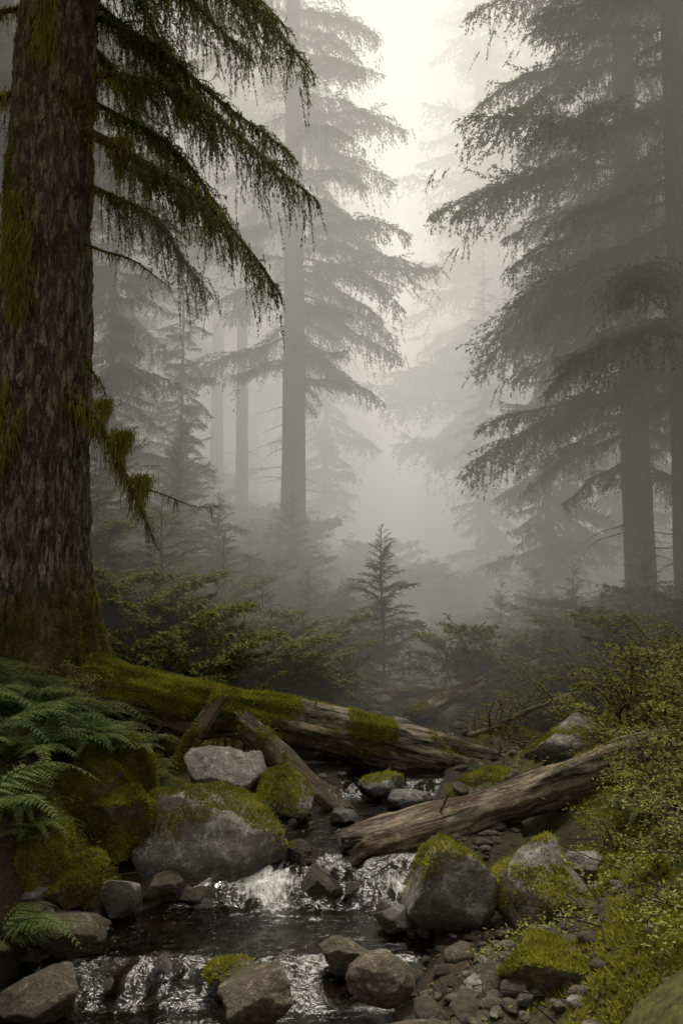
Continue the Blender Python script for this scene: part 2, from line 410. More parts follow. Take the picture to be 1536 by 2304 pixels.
place_rock('mossy_boulder',1.5,4.35,.34,1,1,1,61,M_rockb,.6,ang=.6,fz=36000,lump=.25,parts=[(0,0,0,.44,.4,.3,61),(.26,-.1,.05,.4,.4,.3,67)])
place_rock('river_rock',-1.2,5.0,.1,.24,.2,.2,66,M_rock,.0,ang=.5)
place_rock('river_rock',-.22,5.5,.16,.24,.22,.24,69,M_rockb,.3,ang=.6)
place_rock('river_rock',-.12,5.25,.08,.26,.2,.22,72,M_rockb,.1,ang=.55)
place_rock('river_rock',.62,3.98,.04,.24,.2,.16,75,M_rock,.1,ang=.6)
place_rock('river_rock',.5,6.6,.26,.34,.28,.16,78,M_rock,.15,ang=.6)
place_rock('river_rock',.02,4.35,.05,.26,.2,.16,81,M_rockb,.0,ang=.5)
place_rock('river_rock',-.5,4.25,.0,.26,.2,.12,84,M_rockb,.45,ang=.7)
place_rock('river_rock',-1.35,4.1,-.04,.38,.3,.24,87,M_rockb,.1,ang=.5)
place_rock('river_rock',.3,6.9,.3,.36,.28,.2,90,M_rock,.3,ang=.6)
place_rock('river_rock',.02,6.2,.24,.2,.2,.1,93,M_rock,.0,ang=.6)
place_rock('river_rock',.9,10.5,.5,.5,.4,.26,96,M_rock,.1,ang=.5)
place_rock('river_rock',.6,9.2,.42,.4,.35,.2,95,M_rock,.1,ang=.5)
place_rock('river_rock',.28,4.75,.06,.24,.2,.16,97,M_rock,.0,ang=.5)
place_rock('river_rock',1.3,4.9,.30,.2,.2,.12,98,M_rock,.0,ang=.5)
place_rock('river_rock',-1.0,5.2,.06,.26,.2,.2,99,M_rockb,.0,ang=.5)
# cobbles / pebbles as one object
g=G(); rg=np.random.default_rng(5)
def creek(n,a,b,lo,hi,smin,smax,sub,lift=0.,ang=.5):
    for k in range(n):
        y=rg.uniform(a,b); x=float(I(y,CX))+rg.uniform(lo,hi)*float(I(y,HW))
        s=smin*(smax/smin)**(rg.random()**1.7)
        V,F=rock(s,s*rg.uniform(.6,1),s*rg.uniform(.4,.7),int(rg.integers(1,60)),sub,ang,10)
        a_=rg.random()*6.28;c,si=math.cos(a_),math.sin(a_);V=V@np.array([[c,-si,0],[si,c,0],[0,0,1]]).T
        V=V+np.array([x,y,th(x,y)+s*.1+lift]); wt=np.clip(1-sstep(.0,.12,V[:,2]-I(V[:,1],WL)),0,1)
        wt=np.maximum(wt,rg.uniform(.0,.7))
        g.add(V,F,1 if rg.random()<.3 else 0,np.full(len(V),rg.uniform(-.3,.12)),wt)
creek(420,3.4,5.1,-1.15,2.0,.03,.16,2)
creek(260,3.6,6.0,1.3,2.6,.03,.12,2)
creek(90,3.4,5.0,.8,1.8,.06,.2,3)
creek(46,3.9,4.6,-1.05,1.1,.10,.24,3,.03,.7)
creek(26,4.6,5.2,-1.1,-.75,.10,.24,3,.03,.7)
creek(16,4.9,5.3,.5,1.2,.10,.22,3,.04,.7)
creek(330,5.0,9,-2.4,3.2,.03,.18,3)
creek(90,9,12,-2,2,.08,.35,2)
creek(40,4.2,5.6,-1.15,-.9,.08,.22,3)
obj('creek_pebbles',g.mesh('creek_pebbles',[M_rockb,M_rock],(0,1)))

# ------------------------------------------------------------ logs
def log(name,p0,p1,r0,r1,seed,mat,moss,amp=.03,stubs=0,roots=0,fz=30000,bend=.03,sides=56):
    from mathutils import Matrix
    p0=np.array(p0,float);p1=np.array(p1,float);L=np.linalg.norm(p1-p0); rg=np.random.default_rng(seed)
    n=int(L/.018)
    t=np.linspace(0,1,n)
    pts=np.stack([L*t,bend*L*np.sin(t*3.1),.4*bend*L*np.sin(t*6+seed)],1)
    rad=r0+(r1-r0)*t; 
    V,F=tube(pts,rad,sides,0)
    c=V-np.vstack([np.repeat(pts,sides,0),pts[0],pts[-1]]); D=nrm(c)
    nn=fbm(V,(1.6,9,9),seed,4)*amp+fbm(V,(2,30,30),seed+4,2)*amp*.4
    V=V+D*nn[:,None]
    for e,xx in ((0,0),(1,L)):
        k=np.abs(V[:,0]-xx)<.16
        V[k,0]+=(vnoise(V[k]*np.array([0,1,1]),26,seed+e)*.12)*(1-np.abs(V[k,0]-xx)/.16)
    G_=G()
    ex=nrm(p1-p0); ey=nrm(np.cross(Z3,ex)); ez=np.cross(ex,ey); R=np.stack([ex,ey,ez],1)
    upz=(D@R.T)[:,2]
    tt=V[:,0]/L
    mv=np.array([moss(a) for a in np.clip(tt,0,1)])
    wtv=mv*np.clip(upz*.9+.55,0,1)+.25*fbm(V,3,seed+8,2)*(mv>0.05)
    G_.add(V,F,0,None,wtv)
    if fz:
        def mask(c,fn):
            w=np.array([moss(a) for a in np.clip(c[:,0]/L,0,1)])
            up=(fn@R.T)[:,2]
            return sstep(.35,.65,w*np.clip(up*.9+.5,0,1)+.4*fbm(c,3,seed+8,4))
        fuzz(G_,V,F,mask,fz,rg,ln=.036,w=.009)
    for k in range(stubs):
        s=rg.random(); a=rg.uniform(-.5,3.6); b=pts[int(s*(n-1))]
        d=np.array([rg.uniform(-.4,.6),math.cos(a),math.sin(a)]); l=rg.uniform(.08,.35)
        cp=curve([b,b+d*l*.6,b+d*l+rg.normal(size=3)*.04],8)
        VV,FF=tube(cp,np.linspace(.016,.003,8)*rg.uniform(.5,1.1),6); G_.add(VV,FF,0)
    for k in range(roots):
        s=rg.uniform(.08,.42); b=pts[int(s*(n-1))]
        d=np.array([rg.uniform(-.2,.3),rg.uniform(-.4,.1),-1])
        l=rg.uniform(.15,.45)
        cp=curve([b+np.array([0,-r0*.5,-r0*.6]),b+d*(l*.6+r0)+rg.normal(size=3)*.04,b+d*(l+r0)+rg.normal(size=3)*.1],9)
        VV,FF=tube(cp,np.linspace(.012,.002,9)*rg.uniform(.5,1.5),5); G_.add(VV,FF,0)
    me=G_.mesh(name,[mat,M_moss]); o=obj(name,me,p0)
    o.rotation_euler=Matrix([list(r) for r in R]).to_euler()
    return o
log('fallen_mossy_log',(-1.98,7.1,1.06),(1.36,7.7,.26),.225,.16,4,M_log,
    lambda t:.78 if t<.42 else (.78-(t-.42)*6 if t<.5 else (.65 if .60<t<.72 else .26)),amp=.045,stubs=16,roots=26)
log('fallen_log',(.05,5.55,.16),(2.75,6.75,.68),.13,.14,9,M_log,lambda t:.08 if t<.6 else .25,amp=.035,stubs=5,fz=9000)
log('rotten_log',(-.75,6.85,.75),(.05,6.5,.12),.09,.075,13,M_logd,lambda t:.3,amp=.03,stubs=5)
log('rotten_log',(-.62,7.9,.55),(.55,7.5,.3),.07,.06,17,M_log,lambda t:.25,amp=.015,stubs=4)
log('rotten_log',(-1.3,6.7,.3),(-.95,7.1,.95),.06,.05,19,M_logd,lambda t:.5,amp=.025,stubs=3)
log('fallen_log',(.75,9.6,.5),(2.3,10.6,.95),.09,.07,23,M_log,lambda t:.3,amp=.02,stubs=8)
log('fallen_log',(.2,10.6,.62),(1.6,10.2,.6),.06,.05,24,M_log,lambda t:.3,amp=.015,stubs=6,sides=24)
log('fallen_pole',(2.3,10.2,.85),(4.2,11.6,1.65),.035,.025,27,M_logd,lambda t:.2,amp=.006,stubs=10,fz=0,sides=10)
log('fallen_pole',(2.0,9.4,.7),(3.5,10.2,1.1),.03,.02,28,M_logd,lambda t:.2,amp=.006,stubs=8,fz=0,sides=10)
log('fallen_pole',(1.2,8.5,.45),(2.6,9.0,.85),.03,.02,29,M_log,lambda t:.2,amp=.006,stubs=8,fz=0,sides=10)

# ------------------------------------------------------------ boughs & trees
def bough(h,dz,arch,width,rg,sp=.09,tsp=.06,tl=.13,nn=6,nl=.06,nw=.014,start=.15,hang=.5,r=.03,ang=55,wob=.04,leaf=False,strands=0,lich=0,bare=0,sl=(.10,.34),tipup=0.,clump=0.):
    g=G(); ph=rg.random()*6
    def A(s):
        s=np.asarray(s)
        return np.stack([h*s,wob*h*(np.sin(3.5*s+ph)-math.sin(ph)),dz*s+arch*4*s*(1-s)+.018*h*np.sin(9*s+ph)+tipup*s**4],-1)
    L=math.hypot(h,dz); n=max(5,int(L/sp))
    pts=A(np.linspace(0,1,14)); V,F=tube(pts,np.linspace(r,r*.15,14),6,r*.2,20); g.add(V,F,0)
    s=np.clip(np.linspace(start,.99,n)+rg.normal(size=n)*.01,0.02,.995)
    side=np.where(np.arange(n)%2==0,1.,-1.)
    T=nrm(A(s+.01)-A(s-.01)); B=nrm(np.cross(Z3,T))
    an=np.radians(ang+rg.normal(size=n)*14)
    D=nrm(T*np.cos(an)[:,None]+B*(side*np.sin(an))[:,None]+Z3*rg.normal(size=(n,1))*.2)
    ln=(width*np.minimum(1,(s-start)/.3+.3)*(1-s)**.65+.09)*rg.uniform(.45,1.2,n)
    if clump: ln*=np.clip(1+clump*vnoise(np.stack([s*L*2.2,side*3,s*0+ph*7],1),1,9),.25,1.6)
    keep=rg.random(n)>bare
    P0=A(s)
    hs=hang*rg.uniform(.3,1.5,n)
    def SB(i,u): 
        return P0[i]+D[i]*(ln[i]*u)[:,None]-Z3*(hs[i]*.7*ln[i]*u*u)[:,None]
    i=np.arange(n); o0=np.zeros(n)
    a,b,c=SB(i,o0),SB(i,o0+.5),SB(i,o0+1)
    rr=r*.28*(1-s)+.002
    V,F=segs(np.vstack([a,b]),np.vstack([b,c]),np.concatenate([rr,rr*.6]),np.concatenate([rr*.6,rr*.2])); g.add(V,F,0)
    km=int(max(ln)/tsp)+1
    ii,kk=np.meshgrid(i[keep],np.arange(km),indexing='ij'); ii=ii.ravel();kk=kk.ravel()
    uu=(kk*tsp+rg.uniform(.2,1,len(kk))*tsp)/ln[ii]; mk=uu<1.02; ii=ii[mk];kk=kk[mk];uu=uu[mk]
    TB=SB(ii,uu); dp=nrm(np.cross(Z3,D[ii])); sg=np.where(kk%2==0,1.,-1.)[:,None]
    TD=nrm(D[ii]*.75+dp*sg*.65-Z3*(hang*rg.uniform(.0,1.3,(len(ii),1)))+rg.normal(size=(len(ii),3))*.2)
    TL=tl*rg.uniform(.5,1.3,len(ii))*(1-.35*uu)
    m=int(L*(1-start)/tsp*1.2); sa=rg.uniform(start,1,m); sd=rg.choice([-1.,1.],m)[:,None]
    Ta=nrm(A(sa+.01)-A(sa-.01)); Ba=nrm(np.cross(Z3,Ta))
    TB=np.vstack([TB,A(sa)]); TD=np.vstack([TD,nrm(Ta*.8+Ba*sd*.5-Z3*hang*rg.uniform(-.3,.9,(m,1)))]); TL=np.concatenate([TL,tl*rg.uniform(.6,1.2,m)])
    if strands:
        q=int(strands*L); sa=rg.uniform(max(.1,start*.6),.98,q); off=B[rg.integers(0,n,q)]*rg.normal(size=(q,1))*width*.35
        off=off-Z3*np.linalg.norm(off,axis=1,keepdims=True)*.4
        TB=np.vstack([TB,A(sa)+off]); TD=np.vstack([TD,nrm(-Z3+T[rg.integers(0,n,q)]*.3+rg.normal(size=(q,3))*.25)]); TL=np.concatenate([TL,rg.uniform(sl[0],sl[1],q)])
    if nn:
        cnt=np.maximum(2,(nn*TL/tl).astype(int)); id_=np.repeat(np.arange(len(TB)),cnt); q=len(id_)
        t=rg.random(q)
        P=TB[id_]+TD[id_]*(TL[id_]*t)[:,None]-Z3*(hang*.35*TL[id_]*t*t)[:,None]
        ND=nrm(TD[id_]*.75+nrm(np.cross(TD[id_],rg.normal(size=(q,3))+Z3*1.2))*.75*rg.choice([-1.,1.],q)[:,None])
        fn=leaves if leaf else blades
        V,F=fn(P,ND,nl*rg.uniform(.6,1.3,q)*(1.1-.4*t),nw*rg.uniform(.7,1.3,q),rg)
        r_tw=rg.random(len(TB)); r_=np.clip(.6*r_tw[id_]+.3*rg.random(q)+.15*t,0,1)
        g.add(V,F,1,np.repeat(r_,4 if leaf else 3))
        V,F=segs(TB,TB+TD*TL[:,None]*.9-Z3*(hang*.3*TL)[:,None],.0022,.0012); g.add(V,F,0)
    if lich:
        q=int(lich*L); sa=np.clip(rg.beta(1.3,2.2,q),0,1)
        P=A(sa); cl=(vnoise(np.stack([sa*9,sa*0+rg.random()*50,sa*0],1),1,3)+1)*.5
        ll=rg.uniform(.03,.12,q)+cl**2*.45*rg.random(q)
        V,F=blades(P+rg.normal(size=(q,3))*r*.9-Z3*r*.2,nrm(-Z3+rg.normal(size=(q,3))*.22),ll,.012*rg.uniform(.6,1.6,q),rg); g.add(V,F,2,np.repeat(rg.random(q),3))
        q2=int(lich*L*1.2); sa=rg.random(q2); P=A(sa)
        dd=nrm(rg.normal(size=(q2,3))*.7+Z3*.3)
        V,F=blades(P+dd*r*.8*(1-sa)[:,None],dd,.02,.008,rg); g.add(V,F,2,np.repeat(rg.random(q2),3))
    return g.cat()
def xf(V,az,t,sc=1.0,tilt=0):
    c,s=math.cos(tilt),math.sin(tilt); R1=np.array([[c,0,-s],[0,1,0],[s,0,c]])
    c,s=math.cos(az),math.sin(az); R2=np.array([[c,-s,0],[s,c,0],[0,0,1]])
    return (V*sc)@R1.T@R2.T+np.asarray(t)
def addb(g,b,az,t,sc=1,tilt=0,mm=(0,1,2)):
    V,F,M,R,W=b; g.add(xf(V,az,t,sc,tilt),F,np.array(mm)[M],R,W)
rgT=np.random.default_rng(77)
U_=rgT.uniform
TPL=[bough(2.5,U_(-1.3,-.5),U_(0.,.3),U_(.75,1.1),rgT,hang=U_(.6,1.0),strands=36,sp=.06,tsp=.055,nn=14,nl=.062,nw=.021,tl=.17,sl=(.1,.34),tipup=U_(-.1,.35),clump=.7,wob=.08,bare=.04) for k in range(8)]
TPLF=[bough(2.5,U_(-1.3,-.4),U_(0.,.3),U_(.75,1.1),rgT,sp=.09,tsp=.10,tl=.23,nn=10,nl=.13,nw=.042,hang=U_(.6,1.0),strands=16,sl=(.15,.4),tipup=U_(-.1,.35),clump=.7,wob=.08,bare=.05) for k in range(8)]
DEAD=[bough(1.3,-.35,.1,.35,rgT,sp=.16,nn=0,r=.012) for k in range(4)]
YT=[bough(1.0,-.04,.06,.36,rgT,sp=.045,tsp=.04,tl=.10,nn=12,nl=.036,nw=.014,hang=.3,r=.01,start=.08,wob=.08) for k in range(4)]
def tree(name,H,r0,cs,Lmax,nb,seed,tpl=TPL,lowdead=10,lean=(0,0),barkm=M_barkf,needle=M_needle,amp=.012,sides=20,vis=99,az_bias=None,top_pow=.75,bare_side=0.):
    rg=np.random.default_rng(seed); g=G()
    n=60; t=np.linspace(0,1,n)
    pts=np.stack([lean[0]*t*H+.12*np.sin(t*5+seed)*t,lean[1]*t*H,-.4+t*(H+.4)],1)
    rad=r0*((1-t)**.85)+.01+r0*.45*np.exp(-t*H/.55)
    V,F=tube(pts,rad,sides,amp,3,seed); g.add(V,F,0)
    P=lambda z:np.array([np.interp(z,pts[:,2],pts[:,k]) for k in range(3)])
    for k in range(nb):
        f=(k+rg.random()*2.5)/nb; f=min(f,.995); z=cs+(H-cs)*(f**1.05)
        if z>vis: continue
        az=k*2.4+rg.normal()*.8
        if az_bias is not None and rg.random()<.3: az=az_bias+rg.normal()*.7
        L=Lmax*min(1,((1-f)**top_pow)*1.15+.05)*rg.uniform(.3,1.1)*(.7 if f<.05 else 1)
        b=tpl[int(rg.integers(len(tpl)))]
        # boughs are thinned on the camera-facing side to keep the trunk visible
        if bare_side and math.sin(az)<-.55 and rg.random()<bare_side: continue
        addb(g,b,az,P(z),L/2.5,tilt=rg.normal()*.2+(.4*f-.08),mm=(1,2,2))
    for k in range(lowdead):
        z=rg.uniform(.15,1)*cs; addb(g,DEAD[k%4],rg.random()*6.28,P(z),rg.uniform(.4,1.2),tilt=rg.normal()*.2,mm=(1,1,1))
    return g.mesh(name,[barkm,M_twig,needle],(0,))
# --- the large near spruce on the left
g=G(); rg=np.random.default_rng(3)
TX,TY=-2.76,8.0; tz=th(TX,TY)
n=420; t=np.linspace(0,1,n); zz=-.5+t*12.5
pts=np.stack([.05*zz/6+.02*np.sin(zz*1.1),0*zz,zz],1)
rad=.405-.012*zz+.22*np.exp(-np.clip(zz+.1,0,9)/.5)
V,F=tube(pts,rad,150,0,cap=False)
D=nrm((V-np.repeat(pts,150,0))*np.array([1,1,0]))
th_=np.arctan2(D[:,1],D[:,0])
flare=np.exp(-np.clip(V[:,2],0,9)/.6)*(.10*np.sin(th_*5+1)+.05*np.sin(th_*9))
C=np.stack([np.cos(th_)*rad.repeat(150)*1.0,np.sin(th_)*rad.repeat(150),V[:,2]*.22],1)
rid=1-np.abs(vnoise(C,19,5))*2; rid2=1-np.abs(vnoise(C,34,9))*2
V=V+D*(flare+.028*rid+.014*rid2+.05*fbm(V,1.1,2,2)+.006*fbm(V,40,6,2))[:,None]
wt=.22*sstep(1.2,0,V[:,2])+.10*sstep(.2,-.9,D[:,0])
g.add(V,F,0,None,wt)
def tm(c,fn):
    a=sstep(1.6,.1,c[:,2]); return sstep(.12,.5,fbm(c*np.array([1,1,.5]),1.7,12,4)*.8+a*.75-.12+.15*(-fn[:,0]))
fuzz(g,V,F,tm,11000,rg,ln=.034,w=.010,m=3,lift=.35)
def hb(p0,p1,arch,width,r,start=.22,strands=60,lich=260,nn=20,hang=1.0,bare=0,tipup=0.):
    p0=np.array(p0,float)-[TX,TY,tz];p1=np.array(p1,float)-[TX,TY,tz]
    d=p1-p0;h=math.hypot(d[0],d[1])
    b=bough(h,d[2],arch,width,rg,sp=.042,tsp=.04,tl=.12,nn=nn,nl=.034,nw=.010,start=start,hang=hang,r=r,strands=strands,lich=lich,bare=bare,sl=(.12,.40),clump=.5,wob=.05)
    addb(g,b,math.atan2(d[1],d[0]),p0,1,0,mm=(1,2,3))
hb((-2.5,7.9,6.05),(-.52,7.7,4.40),.28,.5,.055,start=.26)
hb((-2.5,8.0,6.75),(-.22,8.1,5.55),.25,.5,.04,start=.2)
hb((-2.5,8.1,7.4),(-.42,8.5,6.1),.20,.46,.035,start=.2)
hb((-2.5,8.0,8.1),(-.28,7.9,6.7),.38,.55,.045,start=.2)
hb((-2.5,7.9,8.5),(-.55,7.2,6.7),.30,.5,.04,start=.15)
hb((-2.5,8.2,9.2),(-.9,9.3,7.6),.3,.55,.04,start=.15)
hb((-2.5,7.8,8.9),(-1.3,6.9,7.3),.3,.5,.04,start=.15)
hb((-2.5,8.1,6.5),(-1.2,8.7,5.55),.2,.4,.025,start=.3)
hb((-2.5,8.1,7.6),(-1.3,9.0,6.5),.1,.5,.03,start=.2)
hb((-2.5,8.1,8.2),(-1.5,8.9,7.0),.2,.5,.03,start=.1)
hb((-2.5,7.8,7.9),(-1.5,7.3,6.9),.2,.45,.03,start=.1)
hb((-2.5,8.2,7.2),(-1.6,9.4,6.2),.1,.5,.03,start=.1)
hb((-2.5,8.2,8.6),(-.9,8.6,7.3),.1,.5,.03,start=.1)
hb((-2.6,8.3,5.8),(-1.5,9.6,5.1),.2,.4,.025,start=.25)
hb((-2.95,8.0,7.4),(-4.4,7.6,6.0),.2,.45,.035)
hb((-2.95,8.0,8.3),(-4.0,6.8,7.2),.2,.45,.035)
hb((-2.95,8.0,6.6),(-4.6,8.4,5.2),.2,.45,.035)
hb((-2.4,7.9,4.98),(-1.5,7.7,4.48),.05,.12,.016,start=.3,strands=0,lich=60,nn=0)
hb((-2.4,7.9,3.95),(-2.15,7.9,3.6),.02,.12,.016,start=.3,strands=0,lich=120,nn=2)
hb((-2.45,7.75,3.55),(-1.62,7.5,2.2),.20,.12,.040,start=.5,strands=10,lich=460,nn=3)
hb((-1.85,7.6,2.75),(-1.05,7.5,2.5),-.06,.10,.010,start=.3,strands=0,lich=30,nn=0)
hb((-2.75,7.6,3.4),(-2.95,7.3,2.7),.02,.12,.016,start=.3,strands=0,lich=200,nn=0)
for (a,z0,q) in ((-1.75,4.7,700),(-2.0,5.0,500),(-1.4,7.1,500),(-2.1,3.3,400)):
    aa=a+rg.normal(size=q)*.13; z_=z0-tz+rg.uniform(-.5,.35,q); R=.46
    P=np.stack([np.cos(aa)*R,np.sin(aa)*R,z_],1)
    Vb,Fb=blades(P,nrm(-Z3+rg.normal(size=(q,3))*.18),rg.uniform(.05,.24,q),.012,rg); g.add(Vb,Fb,3,np.repeat(rg.random(q),3))
# drapes of hanging moss below the limbs
for (x,y,z_,q,l) in ((-2.05,7.85,5.95,420,.60),(-1.75,7.82,5.62,260,.40),(-1.45,7.8,5.35,220,.36),(-1.9,7.6,3.15,300,.42),(-1.72,7.55,2.75,260,.38),(-2.1,7.7,3.45,200,.3),(-1.9,8.0,6.6,200,.35),(-1.5,8.0,6.45,180,.35),(-1.9,8.0,7.9,200,.45),(-1.3,8.0,7.7,180,.4)):
    c=np.array([x,y,z_])-[TX,TY,tz]
    P=c+rg.normal(size=(q,3))*np.array([.055,.03,.02]); ll=l*rg.beta(1.6,1.6,q)*np.exp(-np.abs(P[:,0]-c[0])/.08)+.05
    mid=P-Z3*(ll*.5)[:,None]+rg.normal(size=(q,3))*.008
    for a_,b_,wd in ((P,mid,.011),(mid,mid-Z3*(ll*.5)[:,None]+rg.normal(size=(q,3))*.012,.008)):
        Vb,Fb=blades(a_,nrm(b_-a_),np.linalg.norm(b_-a_,axis=1)*1.15,wd,rg); g.add(Vb,Fb,3,np.repeat(rg.random(q),3))
obj('spruce_tree',g.mesh('spruce_tree',[M_bark,M_twigm,M_needle,M_lichen],(0,)),(TX,TY,tz))

# --- mid-distance and far conifers
def put(name,me,x,y,rz=0,sc=1): return obj(name,me,(x,y,th(x,y)-.05),rz,sc)
t1=tree('right_spruce',24,.23,2.6,2.75,250,5,vis=15,az_bias=math.pi,lowdead=18,amp=.01,lean=(-.006,0),bare_side=.8)
t2=tree('right_spruce_b',25,.28,3.2,2.4,180,6,vis=15,az_bias=math.pi,lowdead=14,lean=(-.004,0),bare_side=.85)
put('spruce_tree',t1,4.45,13.2); put('spruce_tree',t2,4.98,12.5)
t3=tree('mid_spruce',26,.30,4.6,2.9,230,8,vis=20,az_bias=0,lowdead=24,bare_side=.7)
put('spruce_tree',t3,-1.1,20)
FT=[tree('far_conifer_a',27,.26,6,3.4,210,21,tpl=TPLF,lowdead=12),
    tree('far_conifer_b',24,.22,8.5,3.0,180,22,tpl=TPLF,lowdead=16),
    tree('far_conifer_c',29,.30,5,3.9,240,23,tpl=TPLF,lowdead=10),
    tree('far_conifer_d',15,.10,1.8,1.7,160,24,tpl=TPLF,lowdead=6)]
for x,y,k,s,r in [(-3.05,27,1,.95,0),(-4.4,31,1,1.1,1.4),(7.5,24,1,1.0,2),(5.3,33,2,1.0,.5),(4.2,18,3,.75,1),(4.75,18.6,3,.85,3),
    (-5.1,12.5,0,.95,1),(-6.2,17,2,.9,2),(-5.4,22,3,1,2.5),(-7.5,25,0,1,4),(-6.5,34,2,1.0,1),(-9.5,31,1,1,2),(-2.2,38,0,1.05,3),(-.6,33,3,1.25,0),
    (-4.5,44,2,1.1,5),(-9,45,0,1.1,1),(.2,49,0,1,2),(8.3,17,0,.95,1),(9.8,22,2,.95,2),(10.5,29,0,1,.5),(8.4,38,0,1.1,1.7),(12.5,36,2,1,3),
    (7.3,45,0,1.1,4),(10.5,46,2,1.1,2.2),(5.4,55,1,1.1,3),(15,44,0,1.1,4),(-13,38,0,1.1,4),(6.6,15.4,3,.7,.3),(6.9,21,3,1,.3),(4.6,28,3,.8,2),
    (-4.1,15.5,3,.8,5.2),(-3.4,18.5,3,.55,5.5),(8.4,62,2,1.2,1),(-3,58,0,1.2,1),(12,62,0,1.2,2),(-9,62,2,1.2,2)]:
    put('skylight_blocker_conifer',FT[k],x,y,r,s)
for x,y,k,s,r in [(-9,-5,2,.9,0),(9.5,-6,0,.9,1)]:  # unseen trees added behind the camera to block skylight on the foreground
    put('skylight_blocker_conifer',FT[k],x,y,r,s)
def young(name,H,seed,spread=.42,m=M_needle_y,dn=44):
    rg=np.random.default_rng(seed); g=G()
    pts=np.stack([.02*np.sin(np.linspace(0,6,20)),0*np.linspace(0,1,20),np.linspace(-.1,H,20)],1)
    V,F=tube(pts,np.linspace(.022*H/2,.003,20),7); g.add(V,F,0)
    nb=int(dn*H/2)
    for k in range(nb):
        f=min(.99,(k+rg.random()*1.2)/nb); z=H*(.04+.96*f)
        L=spread*H*(1-f)**.85*rg.uniform(.5,1.1)+.05
        addb(g,YT[k%4],k*2.4+rg.normal()*.4,(0,0,z),L,tilt=.1+.7*f+rg.normal()*.15,mm=(0,1,1))
    return g.mesh(name,[M_twig,m],(0,))
Y1=young('young_conifer_a',2.1,1,.40,dn=64); Y2=young('young_conifer_b',1.5,2,.5); Y3=young('young_conifer_c',2.8,3,.45)
put('young_conifer',Y1,.52,11.4)
for x,y,k,s,r in [(-1.9,13.6,2,.7,2),(-1.6,12.2,1,1.0,0),(-2.6,13.9,2,.9,3),(-3.3,12,2,1.1,4),(-3.0,10.4,1,1.3,4),(-2.2,10.9,1,1.2,1),(-1.0,11.4,1,.7,1),(-.5,13.0,1,.8,3),(.15,11.2,1,.6,3),
    (-4.4,14.5,2,1.4,1),(-2.9,16,2,1.2,0),(-1,17.5,2,.8,2),(3.4,13,1,1.0,0),(4.1,12,1,1.1,0),(2.6,14.5,1,.9,0),(3.5,16,2,.6,0),(5.0,11,1,1.3,2),(4.2,10.2,1,.9,3),(-3.6,10.6,2,1.05,2.2),(3.2,11,1,.6,2)]:
    put('young_conifer',[Y1,Y2,Y3][k],x,y,r,s)
def shrub(name,seed,m,n=16,h=.7,lf=(.028,.014),up=.55,nn=7,sp=.05):
    rg=np.random.default_rng(seed); g=G()
    for k in range(n):
        b=bough(h*rg.uniform(.45,1),h*rg.uniform(.15,1)*up*1.6,h*.18,h*.38,rg,sp=sp,tsp=.045,tl=.08,nn=nn,nl=lf[0],nw=lf[1],hang=.2,r=.008,leaf=True,start=.15,wob=.1,clump=.5)
        addb(g,b,rg.random()*6.28,rg.normal(size=3)*np.array([.1,.1,0]),1,0,mm=(0,1,1))
    return g.mesh(name,[M_twig,m],(0,))
SH=[shrub('shrub_a',1,M_shrub,nn=8),shrub('shrub_b',2,M_shrub,12,.5,(.024,.014)),shrub('shrub_c',3,M_shrubd,20,1.0,(.052,.028),.6,nn=9),shrub('shrub_d',4,M_shrubd,18,.8,(.05,.028),.45,nn=9)]
for x,y,k,s,r in [(2.15,6.9,0,.9,0),(2.5,7.6,0,1.1,1),(2.9,7.2,0,1,2),(2.2,8.5,1,1.1,2),(3.3,8.4,0,1.2,3),(2.7,9,0,1,3),(1.95,5.2,0,.7,4),(1.7,4.6,1,.8,1),(1.65,4.05,1,.8,3),(2.15,5.7,0,.8,5),(2.5,6.3,0,1,2),
   (2.2,5.0,0,.9,2.5),(1.35,4.0,1,.45,1),(1.9,6.5,1,.7,1),(3.6,9.6,0,1.1,1),(2.4,9.9,0,.9,4),(-1.9,7.6,1,.8,0),(-2.05,6.4,1,.8,2),(-1.5,8.3,1,1,3),(-.9,8.8,0,.7,3),(-1.6,6.2,1,.6,2),
   (1.6,5.3,1,.6,3),(1.85,4.4,1,.9,4),(1.5,8.9,1,.9,1),(1.9,9.3,0,.8,2)]:
    put('leafy_shrub',SH[k],x,y,r,s)
rg=np.random.default_rng(41)
pts=[]
for k in range(280):
    y=9.5+14*rg.random()**1.3; c=.07*y; sd=-1 if rg.random()<.6 else 1
    x=c+sd*(.8+rg.random()**1.2*(y*.33)); pts.append((x,y,rg.choice([2,3]),rg.uniform(.5,1.1)))
for k in range(34):
    pts.append((rg.uniform(-3.2,-.6),rg.uniform(8.6,10.4),rg.choice([2,3]),rg.uniform(.5,.9)))
for k in range(40):
    y=rg.uniform(13,24); pts.append((.07*y+rg.uniform(-1.3,1.3),y,3,rg.uniform(.4,.8)))
for k in range(110):
    y=rg.uniform(20,45); c=.07*y; x=c+rg.uniform(-9,9); pts.append((x,y,2,rg.uniform(1.0,1.8)))
um=bpy.data.objects.new('understory_bushes',None); S.collection.objects.link(um)
for x,y,k,s in pts:
    if abs(x+2.72)<.5 and abs(y-8)<.6: continue
    if abs(x-.52)<.45 and 8.5<y<11.4: continue
    o=bpy.data.objects.new('bush_clump',SH[k]); S.collection.objects.link(o); o.parent=um
    o.location=(x,y,th(x,y)-.05); o.rotation_euler=(0,0,rg.random()*6.28); o.scale=(s,s,s)
